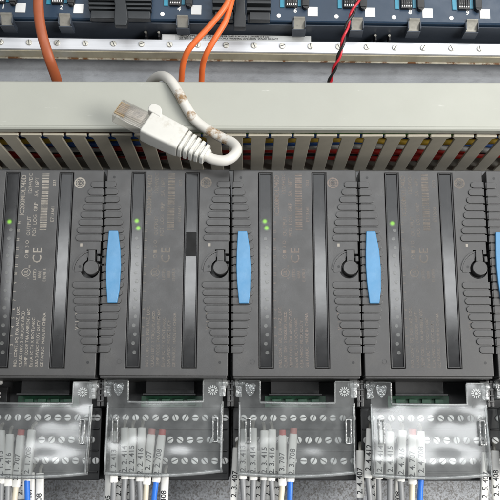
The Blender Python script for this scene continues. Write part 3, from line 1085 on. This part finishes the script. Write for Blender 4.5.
WHEEL = b.mesh('date_wheel', M['emboss'])
b = MB()
sh = [(7.2, 22.2), (8.2, 23.4), (10, 22.6), (11.8, 23.4), (12.8, 22.2), (12.2, 18.8), (10, 16.2), (7.8, 18.8)]
b.prism(sh, 8.2, 8.8, 0.2)
SHIELD = b.mesh('shield_mark', M['ear'])

CARR = [('leftmost terminal carrier with a glare streaked clear cover cut by the frame', 0), ('terminal carrier with a clear cover below the black block module', 1),
        ('terminal carrier with a clear cover below the module with two round green lights', 2), ('terminal carrier under the milkiest clear cover, right of the middle', 3),
        ('terminal carrier of which only the left edge shows, rightmost of the row', 4)]
random.seed(11)
TILT = [(-0.5, 0.4, 2.0), (0.5, -0.3, -1.3), (0.3, 0.5, -1.9), (-1.2, 0.6, 2.8), (0, 0, 2)]
for ci, (lb, i) in enumerate(CARR):
    car = thing('terminal_carrier', lb, 'terminal block', (X0[i], 0, 0), 'terminal carriers with clear covers')
    blk = put('terminal_block', BLOCK, car)
    put('carrier_wall', BACKW, car)
    pc = put('circuit_board', PCB, car)
    put('green_terminals', BLK, pc)
    put('connector_shroud', SHELF, car)
    if ci == 0:
        b = MB(); b.box(3.5, 12.5, 34, 40, 14.0, 22.5, 0.4)
        o = put('black_connector', b.mesh('black_connector', M['black']), car)
        put('lettering', text_mesh('80', 4.2, M['white'], 'CENTER'), o, (8, 33.9, 18.2))
        b = MB(); b.cyl(8, 25.0, 1.3, 33.5, 36, 14, 0.2)
        put('terminal_screw', b.mesh('terminal_screw', M['screw']), car)
    put('side_post', POST, car)
    for row, (z, dx) in enumerate(((6.2, 0), (-5.1, -2.6), (-15.6, 0))):
        for k in range(12):
            x = 6.6 + 5.2 * k + dx
            if ci == 4 and k > 2:
                continue
            s = put('terminal_screw', TSCREW, blk, (x, random.uniform(-0.1, 0.2), z))
            t = put('slot', TSLOT, s)
            t.rotation_euler = (0, R(random.uniform(0, 180)), 0)
    rx, ry, rz = TILT[ci]
    cv = put('clear_cover', COVER, car)
    cv.rotation_euler = (R(-rz), R(ry), R(rx))
    put('cover_rim', RIM, cv)
    for q in (0, 1):
        put('hinge_boss', HINGE[q], cv)
        put('moulded_slot', VSLOT[q], cv)
    put('date_wheel', WHEEL, cv)
    put('shield_mark', SHIELD, cv)

# ------------------------------------------------------------------ wires with printed sleeves
SA, SB, SP = 2.1, 1.55, 2.8
_sl = {}


def sleeve_mesh(L):
    L = round(L, 1)
    if L not in _sl:
        t = MB()
        rings = []
        for z, f in ((0, 0.86), (0.35, 0.98), (0.8, 1.0), (L * 0.5, 0.985), (L - 0.8, 1.0), (L - 0.3, 0.98), (L, 0.88)):
            rg = []
            for k in range(24):
                th = 2 * math.pi * k / 24
                c, q = math.cos(th), math.sin(th)
                rg.append((SA * f * math.copysign(abs(c) ** (2 / SP), c), SB * f * math.copysign(abs(q) ** (2 / SP), q), z))
            rings.append(rg)
        t.rings(rings)
        _sl[L] = t.mesh('sleeve', M['sleeve'])
    return _sl[L]


b = MB(); b.tube([(0, 0, -0.2), (0, 0, 1.2), (0, 0, 2.8)], 1.85, 16, 3, 0.78)
TIP = b.mesh('red_tip', M['red_tip'])
b = MB(); b.tube([(0, 0, -0.5), (0, 1.5, 2.0), (0, 5.0, 3.6)], 0.9, 10, 4)
FERR = b.mesh('ferrule', M['clip'])


def wire(x0, z0, x1, z1, y0, y1, txt, m, desc, tip=False, inset=2.0, g=0, n=''):
    top = Vector((x0 + random.uniform(-0.5, 0.5), y0 + random.uniform(-0.6, 0.6), z0 + random.uniform(-0.6, 0.6)))
    bot = Vector((x1 + random.uniform(-0.7, 0.7), y1 + random.uniform(-0.3, 0.9), z1 + random.uniform(-1.0, 0.6)))
    d = (top - bot)
    L = d.length
    zax = d.normalized()
    yax = (Vector((0, 1, 0)) - zax * zax.y).normalized()
    xax = yax.cross(zax)
    roll = random.uniform(-0.16, 0.16)
    rot = Matrix((xax, yax, zax)).transposed().to_4x4() @ Matrix.Rotation(roll, 4, 'Z')
    mw = Matrix.Translation(bot * MM) @ rot
    w = thing('labelled_wire', desc, 'wire', mw=mw, group='wires with printed sleeves')
    inv = rot.inverted()
    Ls = L - (2.3 if tip else 0)
    sl = put('sleeve', sleeve_mesh(Ls), w)
    put('lettering', text_mesh(txt, 3.85, M['ink'], bend=(SA, SB, SP), bold=0.05, spacing=0.97), sl, (0, 0, inset))
    if tip:
        put('red_tip', TIP, w, (0, 0, Ls), m=M['pale_tip'] if (g, n) in ((3, '708'), (2, '707')) else None)
    else:
        put('ferrule', FERR, w, (0, 0, Ls))
    sway = random.uniform(-3, 3)
    pw = [Vector((0, 0, 3)), Vector((0, 0, 0))]
    for (dx, y, z) in ((0.1, y1 + 1.0, z1 - 9), (0.25, y1 + 3, z1 - 22), (0.6, y1 + 9, z1 - 45), (1.0, y1 + 16, z1 - 85), (1.0, y1 + 20, z1 - 130)):
        p = Vector((x1 + sway * dx + (x1 - x0) * 0.25 * dx, y, z)) - bot
        pw.append(inv @ p)
    b = MB(); b.tube(pw, 1.42, 12, 6)
    put('insulation', b.mesh('insulation', m), w)


ORD = ['first', 'second', 'third', 'fourth', 'fifth', 'sixth']
NAMES = {1: 'leftmost', 2: 'second', 3: 'third', 4: 'fourth', 5: 'fifth'}
G = {1: [(-126.7, -0.5, -124.5, -26.9), (-122.2, -1.5, -121.1, -26.9), (-116.3, -1.0, -117.7, -28.3), (-111.2, -0.5, -111.5, -25.4)],
     2: [(-69.1, -0.5, -68.2, -25.0), (-64.2, 0.5, -63.2, -24.5), (-59.5, 0.5, -58.7, -24.5), (-54.9, 0.5, -55.0, -24.5), (-49.9, 0.0, -52.1, -26.9), (-44.2, 0.0, -47.6, -25.7)],
     3: [(-3.1, 0.3, -3.3, -24.0), (1.8, 0.5, 1.8, -24.5), (7.1, 0.5, 6.8, -24.5), (11.7, 0.5, 11.3, -24.5), (16.5, 0.0, 15.8, -27.6), (22.2, 0.0, 20.3, -25.4)],
     4: [(61.5, 0.5, 60.2, -24.0), (66.9, 0.0, 65.2, -24.5), (72.0, 0.0, 70.5, -24.5), (78.0, 0.0, 76.2, -24.5), (83.0, 0.0, 81.2, -26.9), (87.8, 0.0, 85.8, -24.5)]}
GN = {1: ['415', '416', '707', '708'], 2: ['413', '414', '415', '416', '707', '708'], 3: ['413', '414', '415', '416', '707', '708'], 4: ['412', '414', '415', '416', '707', '708']}
L_ = {1: [(-122.9, -23.9, -121.9, -44.3), (-117.6, -10.0, -116.4, -34.4), (-111.4, -21.9, -110.3, -44.3), (-106.7, -21.9, -105.7, -45.2)],
      2: [(-71.5, -21.9, -70.9, -46.7), (-66.5, -10.0, -66.0, -34.4), (-61.2, -10.0, -60.9, -34.4), (-43.4, -21.9, -43.8, -45.2)],
      3: [(-6.9, -9.5, -7.3, -34.6), (-0.7, -10.0, -1.0, -34.4), (4.5, -10.0, 4.2, -34.4), (9.5, -10.0, 9.0, -34.4), (14.2, -10.0, 13.7, -34.4)],
      4: [(57.0, -9.5, 55.7, -33.6), (63.4, -10.0, 62.7, -34.4), (76.0, -23.9, 74.5, -45.2)],
      5: [(121.4, -11.0, 119.1, -35.6), (126.4, -9.5, 124.5, -34.6)]}
LN = {1: ['405', '406', '407', '408'], 2: ['405', '406', '407', '408'], 3: ['407', '404', '405', '406', '408'], 4: ['407', '405', '408'], 5: ['407', '408']}
random.seed(21)
for g in G:
    for wi, ((x0, z0, x1, z1), n) in enumerate(zip(G[g], GN[g])):
        tip = n in ('707', '708') and not (g == 4 and n == '708') and not (g == 1 and n == '708')
        m = {'707': M['cream_wire'], '708': M['blue_wire']}.get(n, M['grey_wire'])
        cn = {'707': 'cream', '708': 'blue'}.get(n, 'grey')
        wire(x0, z0, x1, z1, 13.5, 11.5, '2. %d. %s' % (g, n), m, '%s wire marked 2.%d.%s, %s sleeve behind the %s clear cover' % (cn, g, n, ORD[wi], NAMES[g]), tip, 3.4, g, n)
for g in L_:
    for wi, ((x0, z0, x1, z1), n) in enumerate(zip(L_[g], LN[g])):
        wire(x0, z0, x1, z1, 18.0, 17.0, '2. %d. %s' % (g, n), M['grey_wire'],
             'grey wire marked 2.%d.%s, %s low sleeve below the %s carrier' % (g, n, ORD[wi], NAMES[g]), False, 1.8)
